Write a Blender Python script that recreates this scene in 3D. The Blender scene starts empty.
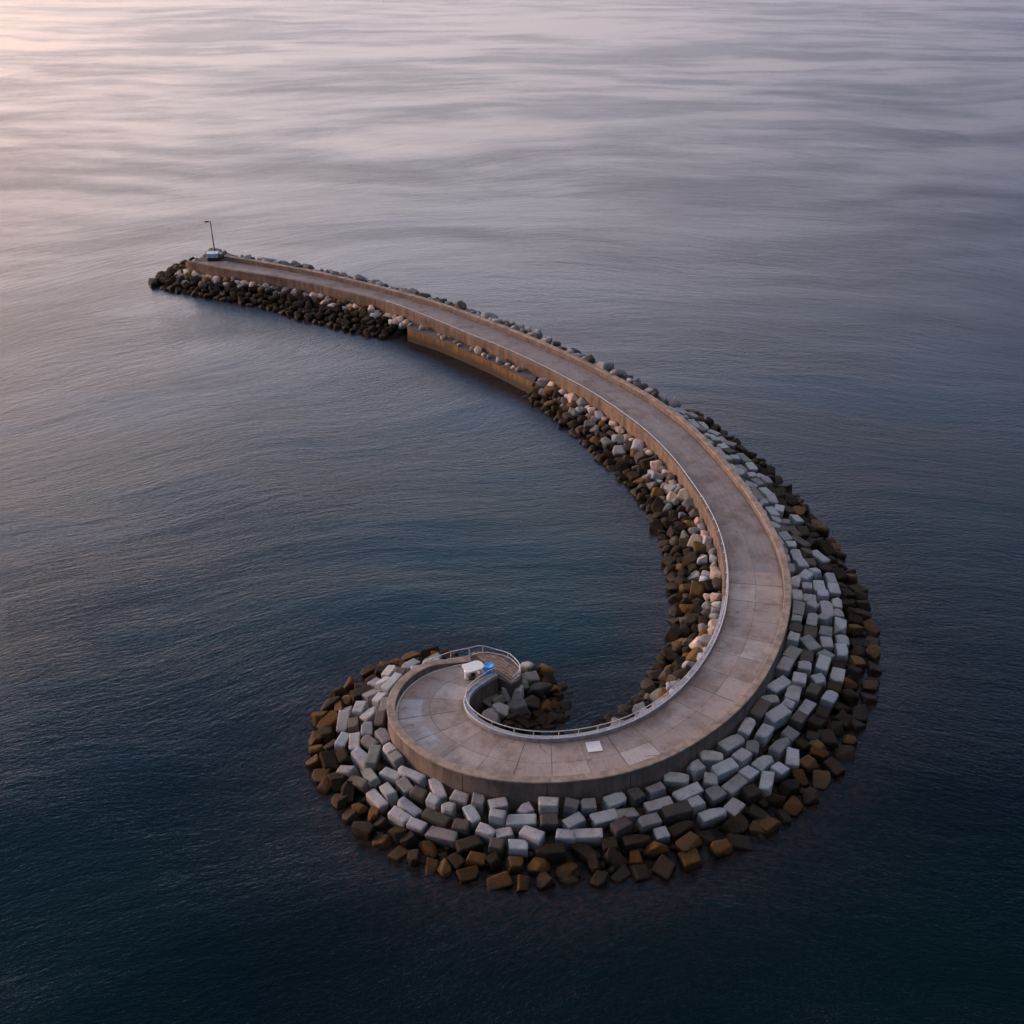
import bpy, bmesh, math, random
import numpy as np
from mathutils import Vector, Matrix

random.seed(11)
rng = np.random.default_rng(11)
S = bpy.context.scene
COL = S.collection
R = math.radians

# ------------------------------------------------------------------ camera
F, PITCH, H = 1200.0, R(30.0), 65.0
CP, SP = math.cos(PITCH), math.sin(PITCH)
cam_d = bpy.data.cameras.new('camera')
cam = bpy.data.objects.new('camera', cam_d)
COL.objects.link(cam)
cam_d.sensor_fit = 'HORIZONTAL'
cam_d.angle = 2 * math.atan(512 / F)
cam_d.clip_start, cam_d.clip_end = 0.5, 40000
cam.location = (0, 0, H)
cam.rotation_euler = (math.pi / 2 - PITCH, 0, 0)
S.camera = cam


def up(u, v, z=0.0):
    """where the sight line of a measured point meets the level z (survey of the photograph)"""
    a, b = (u - 512) / F, -(v - 512) / F
    d = np.array([a, CP + b * SP, -SP + b * CP])
    t = (z - H) / d[2]
    return np.array([0, 0, H]) + d * t


def px(p):
    """picture position of a world point, only used to choose words and to pick the largest rocks"""
    y, z = p[1], p[2] - H
    zc = y * CP - z * SP
    yc = y * SP + z * CP
    return 512 + F * p[0] / zc, 512 - F * yc / zc, F / zc


# ------------------------------------------------------------------ levels
Z_DECK, Z_PAR, Z_KERB, Z_FOOT = 3.0, 3.75, 3.35, 1.9
SUN_AZ, SUN_EL = R(-75), R(9.0)      # from +Y, negative = to the left


# ------------------------------------------------------------------ node helpers
def mat(name):
    m = bpy.data.materials.new(name)
    m.use_nodes = True
    nt = m.node_tree
    return m, nt, nt.nodes['Principled BSDF']


class NT:
    def __init__(s, nt):
        s.nt = nt

    def n(s, typ, **kw):
        nd = s.nt.nodes.new(typ)
        for k, v in kw.items():
            if k == 'ins':
                for a, b in v.items():
                    s.set(nd.inputs[a], b)
            else:
                setattr(nd, k, v)
        return nd

    def set(s, inp, v):
        if isinstance(v, bpy.types.NodeSocket):
            s.nt.links.new(v, inp)
        else:
            inp.default_value = v

    def math(s, op, a, b=0.0, c=None, clamp=False):
        nd = s.n('ShaderNodeMath', operation=op, use_clamp=clamp)
        s.set(nd.inputs[0], a)
        s.set(nd.inputs[1], b)
        if c is not None:
            s.set(nd.inputs[2], c)
        return nd.outputs[0]

    def mix(s, f, a, b, blend='MIX'):
        nd = s.n('ShaderNodeMix', data_type='RGBA', blend_type=blend)
        s.set(nd.inputs[0], f)
        s.set(nd.inputs[6], a if isinstance(a, bpy.types.NodeSocket) else (*a, 1))
        s.set(nd.inputs[7], b if isinstance(b, bpy.types.NodeSocket) else (*b, 1))
        return nd.outputs[2]

    def noise(s, vec, scale, detail=4, rough=.55, dist=0.0):
        nd = s.n('ShaderNodeTexNoise')
        if vec is not None:
            s.set(nd.inputs['Vector'], vec)
        nd.inputs['Scale'].default_value = scale
        nd.inputs['Detail'].default_value = detail
        nd.inputs['Roughness'].default_value = rough
        nd.inputs['Distortion'].default_value = dist
        return nd.outputs['Fac']

    def smooth(s, x, a, b, lo=0.0, hi=1.0):
        nd = s.n('ShaderNodeMapRange', interpolation_type='SMOOTHSTEP')
        s.set(nd.inputs[0], x)
        nd.inputs[1].default_value, nd.inputs[2].default_value = a, b
        nd.inputs[3].default_value, nd.inputs[4].default_value = lo, hi
        return nd.outputs[0]

    def mapping(s, vec, scale=(1, 1, 1), rot=(0, 0, 0)):
        nd = s.n('ShaderNodeMapping')
        s.set(nd.inputs[0], vec)
        nd.inputs['Rotation'].default_value = rot
        nd.inputs['Scale'].default_value = scale
        return nd.outputs[0]

    def bump(s, h, strength, dist, normal=None):
        nd = s.n('ShaderNodeBump')
        s.set(nd.inputs['Strength'], strength)
        s.set(nd.inputs['Distance'], dist)
        s.set(nd.inputs['Height'], h)
        if normal is not None:
            s.set(nd.inputs['Normal'], normal)
        return nd.outputs[0]


# ------------------------------------------------------------------ materials
def plain(name, col, rough=.6, metal=0.0, noise_amt=.25, scale=3.0):
    m, nt, b = mat(name)
    t = NT(nt)
    pos = t.n('ShaderNodeNewGeometry').outputs['Position']
    f = t.noise(pos, scale, 5, .6)
    dark = tuple(c * (1 - noise_amt) for c in col)
    t.set(b.inputs['Base Color'], t.mix(t.smooth(f, .35, .65), dark, col))
    b.inputs['Roughness'].default_value = rough
    b.inputs['Metallic'].default_value = metal
    t.set(b.inputs['Normal'], t.bump(t.noise(pos, 14, 3), .3, .01))
    return m


def deck_material():
    m, nt, b = mat('deck_concrete')
    t = NT(nt)
    pos = t.n('ShaderNodeNewGeometry').outputs['Position']
    uv = t.n('ShaderNodeUVMap').outputs[0]
    sep = t.n('ShaderNodeSeparateXYZ', ins={0: uv})
    u, v = sep.outputs[0], sep.outputs[1]      # metres along, 0..1 across
    L = 3.1
    us = t.math('DIVIDE', u, L)
    vs = t.math('MULTIPLY', v, 2.0)
    cell = t.n('ShaderNodeCombineXYZ', ins={0: t.math('FLOOR', us), 1: t.math('FLOOR', vs)}).outputs[0]
    wn = t.n('ShaderNodeTexWhiteNoise', ins={0: cell}).outputs[0]
    cell2 = t.n('ShaderNodeCombineXYZ', ins={0: t.math('FLOOR', t.math('DIVIDE', us, 3.0)), 1: 7.0}).outputs[0]
    wn2 = t.n('ShaderNodeTexWhiteNoise', ins={0: cell2}).outputs[0]
    fu = t.math('FRACT', us)
    ju = t.math('MINIMUM', fu, t.math('SUBTRACT', 1.0, fu))
    ju = t.math('MULTIPLY', ju, L)
    fv = t.math('FRACT', vs)
    jv = t.math('MULTIPLY', t.math('MINIMUM', fv, t.math('SUBTRACT', 1.0, fv)), 2.7)
    wob = t.math('MULTIPLY', t.noise(pos, 1.3, 3), .05)
    near = t.smooth(u, 124.7, 124.9)               # cast slabs on the bend, worn asphalt on the far arm
    jl_u = t.math('SUBTRACT', 1.0, t.smooth(t.math('ADD', ju, wob), .035, .10))
    jl_v = t.math('SUBTRACT', 1.0, t.smooth(t.math('ADD', jv, wob), .03, .08))
    some = t.math('GREATER_THAN', t.n('ShaderNodeTexWhiteNoise', ins={0: t.n('ShaderNodeCombineXYZ', ins={0: t.math('FLOOR', us), 1: 3.3}).outputs[0]}).outputs[0], .35)
    jl_u = t.math('MULTIPLY', jl_u, t.math('MULTIPLY', near, some))
    jv_amt = t.math('MULTIPLY', jl_v, t.smooth(u, 70, 100, .0, .6))
    slab = t.mix(wn, (.335, .268, .245), (.465, .385, .352))
    slab = t.mix(t.math('MULTIPLY', t.math('GREATER_THAN', wn, .86), .7), slab, (.52, .49, .50))
    slab = t.mix(t.math('MULTIPLY', wn2, .35), slab, (.29, .235, .215))
    far = t.mix(t.smooth(v, .42, .60), (.25, .22, .225), (.285, .23, .205))
    st = t.mapping(uv, (.06, 9, 1))
    far = t.mix(t.math('MULTIPLY', t.smooth(t.noise(st, 1.5, 6, .65), .35, .7), .55), far, (.19, .155, .145))
    col = t.mix(near, far, slab)
    # pale patched panels on the round head
    def span(a, b):
        return t.math('MULTIPLY', t.smooth(u, a, a + .08), t.math('SUBTRACT', 1.0, t.smooth(u, b, b + .08)))
    pale = t.math('MAXIMUM', span(175.0, 178.3), span(179.0, 182.4))
    pale = t.math('MULTIPLY', pale, t.math('SUBTRACT', 1.0, t.smooth(v, .36, .40)))
    pale = t.math('MULTIPLY', pale, t.smooth(t.noise(pos, .9, 4), .30, .5, .35, 1.0))
    col = t.mix(pale, col, (.43, .41, .44))
    n1 = t.noise(pos, .5, 8, .68)
    col = t.mix(t.smooth(n1, .42, .72), col, t.mix(1.0, col, (.62, .56, .52), 'MULTIPLY'))
    n2 = t.noise(t.mapping(uv, (2.2, 3, 1)), 3.0, 6, .7)
    col = t.mix(t.math('MULTIPLY', t.smooth(n2, .45, .75), .45), col, (.15, .115, .10))
    scr_far = t.noise(t.mapping(uv, (.5, 60, 1)), 1.0, 4, .7)
    scr_near = t.noise(t.mapping(uv, (7, 2.2, 1)), 1.0, 5, .7)
    scr = t.math('ADD', t.math('MULTIPLY', scr_near, near), t.math('MULTIPLY', scr_far, t.math('SUBTRACT', 1.0, near)))
    col = t.mix(t.math('MULTIPLY', t.smooth(scr, .50, .25), .4), col, (.17, .13, .12))
    col = t.mix(t.math('MULTIPLY', t.smooth(scr, .5, .8), .35), col, (.36, .32, .31))
    vor = t.n('ShaderNodeTexVoronoi', feature='DISTANCE_TO_EDGE')
    wob2 = t.n('ShaderNodeTexNoise', ins={'Vector': pos, 'Scale': .8, 'Detail': 4.0})
    wa = t.n('ShaderNodeVectorMath', operation='MULTIPLY_ADD')
    t.set(wa.inputs[0], wob2.outputs['Color'])
    wa.inputs[1].default_value = (2.2, 2.2, 0)
    t.set(wa.inputs[2], pos)
    t.set(vor.inputs['Vector'], wa.outputs[0])
    vor.inputs['Scale'].default_value = .21
    crack = t.math('MULTIPLY', t.math('SUBTRACT', 1.0, t.smooth(vor.outputs['Distance'], .004, .014)), t.smooth(t.noise(pos, .23, 3), .48, .60))
    col = t.mix(t.math('MULTIPLY', crack, .7), col, (.08, .062, .055))
    damp = t.smooth(t.noise(pos, .19, 5, .6, .8), .57, .66)
    col = t.mix(t.math('MULTIPLY', damp, .45), col, t.mix(1.0, col, (.55, .50, .47), 'MULTIPLY'))
    drop = t.smooth(t.noise(pos, 7.5, 2, .5), .735, .76)
    col = t.mix(t.math('MULTIPLY', drop, .7), col, (.60, .58, .56))
    joint = t.math('MAXIMUM', jl_u, jv_amt)
    col = t.mix(t.math('MULTIPLY', joint, .9), col, (.06, .047, .042))
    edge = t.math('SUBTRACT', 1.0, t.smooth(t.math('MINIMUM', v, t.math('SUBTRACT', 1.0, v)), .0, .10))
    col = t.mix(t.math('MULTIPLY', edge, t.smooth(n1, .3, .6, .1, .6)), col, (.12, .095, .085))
    t.set(b.inputs['Base Color'], col)
    t.set(b.inputs['Roughness'], t.smooth(n1, .3, .7, .55, .85))
    h = t.math('SUBTRACT', t.noise(pos, 9, 6, .7), t.math('MULTIPLY', joint, 1.2))
    t.set(b.inputs['Normal'], t.bump(h, .5, .03))
    return m


def wall_material(name, base, stain, wet_z=.9):
    m, nt, b = mat(name)
    t = NT(nt)
    pos = t.n('ShaderNodeNewGeometry').outputs['Position']
    uv = t.n('ShaderNodeUVMap').outputs[0]
    z = t.n('ShaderNodeSeparateXYZ', ins={0: pos}).outputs[2]
    run = t.noise(t.mapping(uv, (1.1, .16, 1)), 1.0, 6, .7)        # vertical run-off streaks
    big = t.noise(pos, .35, 5, .65)
    col = t.mix(t.smooth(run, .38, .66), base, stain)
    col = t.mix(t.math('MULTIPLY', t.smooth(big, .45, .7), .7), col, tuple(c * .5 for c in stain))
    lime = t.noise(t.mapping(uv, (2.4, .22, 1)), 1.0, 5, .75)
    col = t.mix(t.math('MULTIPLY', t.smooth(lime, .60, .74), .55), col, tuple(min(.6, c * 1.6 + .04) for c in base))
    u = t.n('ShaderNodeSeparateXYZ', ins={0: uv}).outputs[0]
    fu = t.math('FRACT', t.math('DIVIDE', u, 6.4))
    jl = t.math('SUBTRACT', 1.0, t.smooth(t.math('MULTIPLY', t.math('MINIMUM', fu, t.math('SUBTRACT', 1.0, fu)), 6.4), .02, .07))
    col = t.mix(t.math('MULTIPLY', jl, .7), col, (.05, .04, .035))
    zz = t.math('ADD', z, t.math('MULTIPLY', t.math('SUBTRACT', big, .5), 1.2))
    col = t.mix(t.math('SUBTRACT', 1.0, t.smooth(zz, wet_z - .5, wet_z + .4)), col, (.045, .032, .018))
    t.set(b.inputs['Base Color'], col)
    b.inputs['Roughness'].default_value = .8
    h = t.math('SUBTRACT', t.noise(pos, 4, 8, .75), jl)
    t.set(b.inputs['Normal'], t.bump(h, .7, .07))
    return m


def rock_material(name, wet=True):
    """stone or cast concrete: own colour per object, weathering, and the algae belt of the tide"""
    m, nt, b = mat(name)
    t = NT(nt)
    pos = t.n('ShaderNodeNewGeometry').outputs['Position']
    oi = t.n('ShaderNodeObjectInfo')
    if wet == 'vertex':
        col = t.n('ShaderNodeVertexColor', layer_name='tone').outputs[0]
    else:
        col = oi.outputs['Color']
    n1 = t.noise(pos, 1.1, 7, .7)
    n2 = t.noise(pos, 5.0, 6, .7)
    col = t.mix(t.math('MULTIPLY', t.smooth(n1, .42, .70), .55), col, t.mix(1.0, col, (.50, .45, .40), 'MULTIPLY'))
    col = t.mix(t.math('MULTIPLY', t.smooth(n2, .52, .75), .35), col, t.mix(1.0, col, (1.35, 1.33, 1.30), 'MULTIPLY'))
    pit = t.smooth(t.noise(pos, 16, 3, .6), .62, .72)
    col = t.mix(t.math('MULTIPLY', pit, .45), col, (.05, .045, .04))
    blot = t.smooth(t.noise(pos, 3.2, 4, .6, .6), .60, .70)
    col = t.mix(t.math('MULTIPLY', blot, .5), col, t.mix(1.0, col, (.34, .31, .29), 'MULTIPLY'))
    z = t.n('ShaderNodeSeparateXYZ', ins={0: pos}).outputs[2]
    zz = t.math('ADD', z, t.math('MULTIPLY', t.math('SUBTRACT', n1, .5), 1.1))
    weed = t.math('SUBTRACT', 1.0, t.smooth(zz, .35, 1.35))
    col = t.mix(t.math('MULTIPLY', weed, t.smooth(n2, .3, .6, .35, .85)), col, t.mix(.5, t.mix(1.0, col, (.42, .30, .18), 'MULTIPLY'), (.050, .030, .012)))
    tide = t.math('SUBTRACT', 1.0, t.smooth(zz, .0, .55))
    col = t.mix(t.math('MULTIPLY', tide, .92), col, (.020, .014, .009))
    t.set(b.inputs['Base Color'], col)
    t.set(b.inputs['Roughness'], t.smooth(zz, .0, 1.0, .5, .9))
    b.inputs['Specular IOR Level'].default_value = .22
    t.set(b.inputs['Normal'], t.bump(t.math('ADD', n1, t.math('MULTIPLY', n2, .5)), .8, .12))
    return m


def water_material():
    m, nt, b = mat('sea_water')
    t = NT(nt)
    pos = t.n('ShaderNodeNewGeometry').outputs['Position']
    # slow mottling of the water body
    body = t.noise(pos, .02, 3, .5)
    col = t.mix(t.smooth(body, .35, .65), (.0008, .0042, .0078), (.0016, .0095, .0120))
    depth = t.n('ShaderNodeSeparateColor', ins={0: t.n('ShaderNodeVertexColor', layer_name='shoal').outputs[0]})
    shoal, lagoon = depth.outputs[0], depth.outputs[1]
    col = t.mix(t.math('MULTIPLY', lagoon, t.smooth(body, .25, .7, .5, 1.0)), col, (.0035, .030, .034))   # shallower sandy water inside the hook
    spk = t.noise(pos, 1.6, 5, .7)
    drown = t.math('MULTIPLY', shoal, t.smooth(spk, .38, .66, .25, 1.0))
    col = t.mix(drown, col, (.032, .021, .020))        # drowned stones showing through the shallows
    t.set(b.inputs['Base Color'], col)
    b.inputs['IOR'].default_value = 1.333
    # wind lanes: long lazy bands of rougher and calmer water
    warp = t.n('ShaderNodeTexNoise', ins={'Vector': pos, 'Scale': .012, 'Detail': 2.0})
    wv = t.n('ShaderNodeVectorMath', operation='MULTIPLY_ADD')
    t.set(wv.inputs[0], warp.outputs['Color'])
    wv.inputs[1].default_value = (38, 38, 0)
    t.set(wv.inputs[2], pos)
    wpos = wv.outputs[0]
    lanes = t.noise(t.mapping(wpos, (.0075, .031, 1), (0, 0, R(-12))), 1.0, 7, .62)
    patch = t.noise(t.mapping(wpos, (.03, .085, 1), (0, 0, R(-16))), 1.0, 4, .6)
    calm = t.smooth(t.math('ADD', t.math('MULTIPLY', lanes, .62), t.math('MULTIPLY', patch, .38)), .40, .60)
    calm = t.math('MULTIPLY', calm, t.smooth(t.n('ShaderNodeSeparateXYZ', ins={0: pos}).outputs[1], 90, 260, .5, 1.0))
    # the swell wraps round the arm: crests slant on the open left, lie level on the right
    xyz = t.n('ShaderNodeSeparateXYZ', ins={0: wpos})
    xs = t.math('MINIMUM', t.math('MAXIMUM', xyz.outputs[0], -130.0), 130.0)
    bend = t.math('MULTIPLY', xs, t.math('MULTIPLY_ADD', xs, -.0045, .36))
    cpos = t.n('ShaderNodeCombineXYZ', ins={0: xyz.outputs[0], 1: t.math('SUBTRACT', xyz.outputs[1], bend)}).outputs[0]
    swell = t.noise(t.mapping(cpos, (.03, .10, 1)), 1.0, 3, .5)
    chop = t.noise(t.mapping(cpos, (.26, .82, 1)), 1.0, 5, .58, .5)
    rip = t.noise(t.mapping(cpos, (1.5, 3.1, 1)), 1.0, 4, .68)
    nrm = t.bump(swell, 1.0, .15)
    nrm = t.bump(chop, 1.0, t.math('MULTIPLY_ADD', calm, .075, .030), nrm)
    nrm = t.bump(rip, 1.0, t.math('MULTIPLY_ADD', calm, .05, .035), nrm)
    t.set(b.inputs['Normal'], nrm)
    t.set(b.inputs['Roughness'], t.math('MULTIPLY_ADD', calm, .17, .05))
    return m


M = {
    'deck': deck_material(),
    'wall': wall_material('weathered_wall', (.22, .150, .108), (.105, .068, .048)),
    'parapet': wall_material('parapet_concrete', (.215, .165, .135), (.125, .094, .080)),
    'coping': plain('coping_concrete', (.36, .275, .22), .8, 0, .45, 1.2),
    'kerb': plain('kerb_blue_grey', (.36, .36, .40), .65, 0, .35, 1.6),  # slightly blue grey tone for the kerb of the bend
    'core': plain('core_gap_shade', (.009, .0075, .0065), .9, 0, .5, 1.0),  # near-black colour stands in for shade between the armour blocks
    'concrete': rock_material('cast_concrete'),
    'stone': rock_material('armour_stone'),
    'rubble': rock_material('rubble_stone', 'vertex'),
    'white': plain('white_paint', (.78, .78, .80), .45, 0, .12, 4),
    'galv': plain('rail_paint', (.62, .62, .65), .45, 0, .25, 6),
    'pole': plain('grey_metal', (.22, .19, .18), .5, .4, .3, 6),
    'dark': plain('dark_metal', (.03, .03, .032), .5, 0, .3, 6),
    'blue': plain('blue_plastic', (.02, .32, .80), .4, 0, .12, 5),
    'blue_pale': plain('pale_blue_paint', (.46, .58, .68), .5, 0, .2, 5),
    'brown': plain('brown_canvas', (.16, .10, .035), .8, 0, .4, 6),
    'plank': plain('weathered_plank', (.26, .19, .15), .8, 0, .45, 2.5),
    'plank_dark': plain('weathered_plank_dark', (.15, .105, .085), .8, 0, .45, 2.5),
    'algae': wall_material('algae_wall', (.22, .110, .027), (.085, .046, .015), .95),
    'ledge': plain('ledge_concrete', (.13, .105, .10), .8, 0, .45, .9),
    'sea': water_material(),
}

# ------------------------------------------------------------------ object helpers


def mesh_from(name, V, Fc, uvs=None, smooth=False):
    me = bpy.data.meshes.new(name)
    me.from_pydata([tuple(map(float, v)) for v in V], [], Fc)
    if uvs is not None:
        lay = me.uv_layers.new(name='UVMap')
        for lp in me.loops:
            lay.data[lp.index].uv = uvs[lp.vertex_index]
    if smooth:
        me.polygons.foreach_set('use_smooth', [True] * len(me.polygons))
    me.update()
    return me


def link(name, me, m, parent=None, loc=None):
    o = bpy.data.objects.new(name, me)
    COL.objects.link(o)
    if m is not None and not me.materials:
        me.materials.append(m)
    if parent is not None:
        o.parent = parent
    if loc is not None:
        o.location = loc
    return o


def thing(name, label, cat, loc=(0, 0, 0), rz=0.0, group=None):
    o = bpy.data.objects.new(name, None)
    COL.objects.link(o)
    o.empty_display_size = .3
    o.location = loc
    o.rotation_euler = (0, 0, rz)
    tag(o, label, cat, group)
    return o


def tag(o, label=None, cat=None, group=None, kind=None):
    for k, v in (('label', label), ('category', cat), ('group', group), ('kind', kind)):
        if v:
            o[k] = v
    return o


def bm_obj(name, bm, m, parent=None, smooth=False):
    me = bpy.data.meshes.new(name)
    bmesh.ops.recalc_face_normals(bm, faces=bm.faces)
    bm.to_mesh(me)
    bm.free()
    if smooth:
        me.polygons.foreach_set('use_smooth', [True] * len(me.polygons))
    return link(name, me, m, parent)


def box(bm, c, s, bev=.02, rot=None):
    r = bmesh.ops.create_cube(bm, size=1)
    vs = r['verts']
    bmesh.ops.scale(bm, vec=s, verts=vs)
    es = list({e for v in vs for e in v.link_edges})
    if bev:
        rr = bmesh.ops.bevel(bm, geom=es, offset=bev, segments=2, affect='EDGES', profile=.5)
        vs = list({v for f in rr['faces'] for v in f.verts} | {v for v in vs if v.is_valid})
    if rot is not None:
        bmesh.ops.rotate(bm, cent=(0, 0, 0), matrix=rot, verts=vs)
    bmesh.ops.translate(bm, vec=c, verts=vs)
    return vs


def cyl(bm, p0, p1, r0, r1=None, seg=12):
    p0, p1 = Vector(p0), Vector(p1)
    d = p1 - p0
    r = bmesh.ops.create_cone(bm, cap_ends=True, segments=seg, radius1=r0, radius2=r0 if r1 is None else r1, depth=d.length)
    q = Vector((0, 0, 1)).rotation_difference(d.normalized()).to_matrix()
    bmesh.ops.rotate(bm, cent=(0, 0, 0), matrix=q, verts=r['verts'])
    bmesh.ops.translate(bm, vec=(p0 + p1) / 2, verts=r['verts'])
    return r['verts']


def lathe(bm, prof, seg=28, c=(0, 0, 0)):
    rings = []
    for rad, z in prof:
        rings.append([bm.verts.new((c[0] + rad * math.cos(2 * math.pi * i / seg), c[1] + rad * math.sin(2 * math.pi * i / seg), c[2] + z)) for i in range(seg)])
    for a, b in zip(rings, rings[1:]):
        for i in range(seg):
            bm.faces.new((a[i], a[(i + 1) % seg], b[(i + 1) % seg], b[i]))
    bm.faces.new(rings[0])
    bm.faces.new(rings[-1])


def tube(bm, pts, r, seg=8):
    pts = [Vector(p) for p in pts]
    rings = []
    for i, p in enumerate(pts):
        a, b = pts[max(0, i - 1)], pts[min(len(pts) - 1, i + 1)]
        t = (b - a).normalized()
        s = t.cross(Vector((0, 0, 1)))
        s = s.normalized() if s.length > 1e-6 else Vector((1, 0, 0))
        w = s.cross(t)
        rings.append([bm.verts.new(p + s * r * math.cos(2 * math.pi * k / seg) + w * r * math.sin(2 * math.pi * k / seg)) for k in range(seg)])
    for a, b in zip(rings, rings[1:]):
        for k in range(seg):
            bm.faces.new((a[k], a[(k + 1) % seg], b[(k + 1) % seg], b[k]))
    bm.faces.new(rings[0])
    bm.faces.new(rings[-1])


# ------------------------------------------------------------------ plan curves
def catmull(P, ds=.4):
    P = np.asarray(P, float)
    P = np.vstack([2 * P[0] - P[1], P, 2 * P[-1] - P[-2]])
    out = []
    for i in range(1, len(P) - 2):
        p0, p1, p2, p3 = P[i - 1:i + 3]
        n = max(2, int(np.linalg.norm(p2 - p1) / .1))
        t = np.linspace(0, 1, n, endpoint=False)[:, None]
        out.append(.5 * ((2 * p1) + (-p0 + p2) * t + (2 * p0 - 5 * p1 + 4 * p2 - p3) * t ** 2 + (-p0 + 3 * p1 - 3 * p2 + p3) * t ** 3))
    out.append(P[-2][None])
    return resample(np.vstack(out), ds)


def resample(A, ds):
    L = np.r_[0, np.cumsum(np.linalg.norm(np.diff(A, axis=0), axis=1))]
    n = max(2, int(L[-1] / ds) + 1)
    s = np.linspace(0, L[-1], n)
    return np.stack([np.interp(s, L, A[:, k]) for k in range(A.shape[1])], 1)


def soften(A, w):
    """moving average along an open curve, ends kept"""
    n = len(A)
    out = A.copy()
    for i in range(n):
        k = min(w, i, n - 1 - i)
        out[i] = A[i - k:i + k + 1].mean(0)
    return out


def arclen(A):
    return np.r_[0, np.cumsum(np.linalg.norm(np.diff(A, axis=0), axis=1))]


def normals(A, side):
    T = np.gradient(A, axis=0)
    T /= np.linalg.norm(T, axis=1)[:, None]
    return np.stack([T[:, 1], -T[:, 0]], 1) * side


C_PX = [(228, 255.2), (260, 260.3), (285, 264.7), (322.5, 271.7), (365, 281.7), (388, 287.5), (423.8, 297), (455, 307), (480, 316),
        (508, 326.4), (550, 344), (587.5, 361.2), (627.5, 381.5), (662.5, 402), (693.8, 426), (719, 452), (744, 481.5), (763.5, 509), (778.5, 536),
        (788, 562), (791.5, 588), (789, 617), (779, 650), (758, 688), (731, 717), (695, 743), (656, 763), (611, 776), (560, 782),
        (516, 782), (475, 776.5), (442, 766), (415, 750.5), (396, 733), (386.5, 716), (386, 702), (392, 687), (406, 672), (427, 660.5), (450, 654), (470, 651.5)]
K_PX = [(190, 262.5), (227, 270), (268, 276.5), (310, 284), (360, 296), (388, 303.3), (430, 319.2), (467.5, 335), (500, 348), (537.5, 365),
        (575, 384.5), (600, 399), (627, 417.5), (652, 437.5), (674, 460), (690, 481), (707, 507), (719, 532), (726, 557), (728.5, 580), (727, 607),
        (720, 634), (707, 660), (690, 683), (668, 704), (645, 719.5), (617, 732), (581, 740.5), (540, 743.5), (509, 739), (487, 731.5), (472.5, 722.5),
        (463.5, 713), (461, 704.5), (463.5, 697), (470, 690), (478.5, 684), (487, 679), (495, 675.5)]
Cw = soften(catmull([up(u, v, Z_PAR)[:2] for u, v in C_PX]), 5)           # outer face of the parapet
Kw = soften(catmull([up(u, v, Z_DECK)[:2] for u, v in K_PX]), 4)          # deck edge along the inner kerb
cN, kN = normals(Cw, -1), normals(Kw, 1)
# make both normals point away from the deck
if np.dot(cN[200], Cw[200] - Kw[200]) < 0:
    cN = -cN
if np.dot(kN[150], Kw[150] - Cw[150]) < 0:
    kN = -kN
PAR_T, KERB_T = .62, .42
Dw = Cw - cN * PAR_T                                                        # deck edge along the parapet
Iw = Kw + kN * KERB_T                                                       # water face of the inner wall

# ------------------------------------------------------------------ breakwater
bw = thing('breakwater', 'long curved concrete breakwater walkway ending in a spiral head on the dark sea', 'breakwater')

# deck strip: every outer station joined to its nearest inner station, in order
KL = arclen(Kw)
uD = arclen(Dw)
pair = []
last = 0
for i, p in enumerate(Dw):
    lim = min(len(Kw), last + 14)
    d = np.linalg.norm(Kw[last:lim] - p, axis=1)
    j = last + int(np.argmin(d))
    pair.append(j)
    last = j
pj = np.array(pair, float)
pj[-1] = max(pj[-1], 0)
w = 14
pj = np.array([pj[max(0, i - w):i + w + 1].mean() for i in range(len(pj))])
pj[0] = 0
# spread the last stations so that the strip reaches the inner end
endfrom = int(len(pj) - 22)
pj[endfrom:] = np.linspace(pj[endfrom], len(Kw) - 1, len(pj) - endfrom)
Kp = np.stack([np.interp(pj, np.arange(len(Kw)), Kw[:, k]) for k in range(2)], 1)
V, Fc, UV = [], [], []
NV = 5
for i in range(len(Dw)):
    for k in range(NV):
        f = k / (NV - 1)
        q = Dw[i] * (1 - f) + Kp[i] * f
        V.append((q[0], q[1], Z_DECK))
        UV.append((uD[i], f))
for i in range(len(Dw) - 1):
    for k in range(NV - 1):
        a = i * NV + k
        Fc.append((a, a + 1, a + NV + 1, a + NV))
deck = link('deck', mesh_from('deck', V, Fc, UV), M['deck'], bw)


def strip(name, prof, base, nrm, m, parent, caps=True, zs=None):
    """sweep a cross-section (offset outward, height) along a plan curve"""
    s = arclen(base)
    n = len(prof)
    pl = np.r_[0, np.cumsum([math.dist(prof[i], prof[i + 1]) for i in range(n - 1)])]
    V, Fc, UV = [], [], []
    for i in range(len(base)):
        for k, (o, z) in enumerate(prof):
            q = base[i] + nrm[i] * o
            if zs is not None and z > Z_DECK:
                z = Z_DECK + (z - Z_DECK) * zs[i]
            V.append((q[0], q[1], z))
            UV.append((s[i], pl[k]))
    for i in range(len(base) - 1):
        for k in range(n - 1):
            a = i * n + k
            Fc.append((a, a + 1, a + n + 1, a + n))
    if caps:
        Fc.append(tuple(range(n)))
        Fc.append(tuple(reversed(range((len(base) - 1) * n, len(base) * n))))
    me = mesh_from(name, V, Fc, UV)
    bm = bmesh.new()
    bm.from_mesh(me)
    bmesh.ops.recalc_face_normals(bm, faces=bm.faces)
    bm.to_mesh(me)
    bm.free()
    return link(name, me, m, parent)


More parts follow.
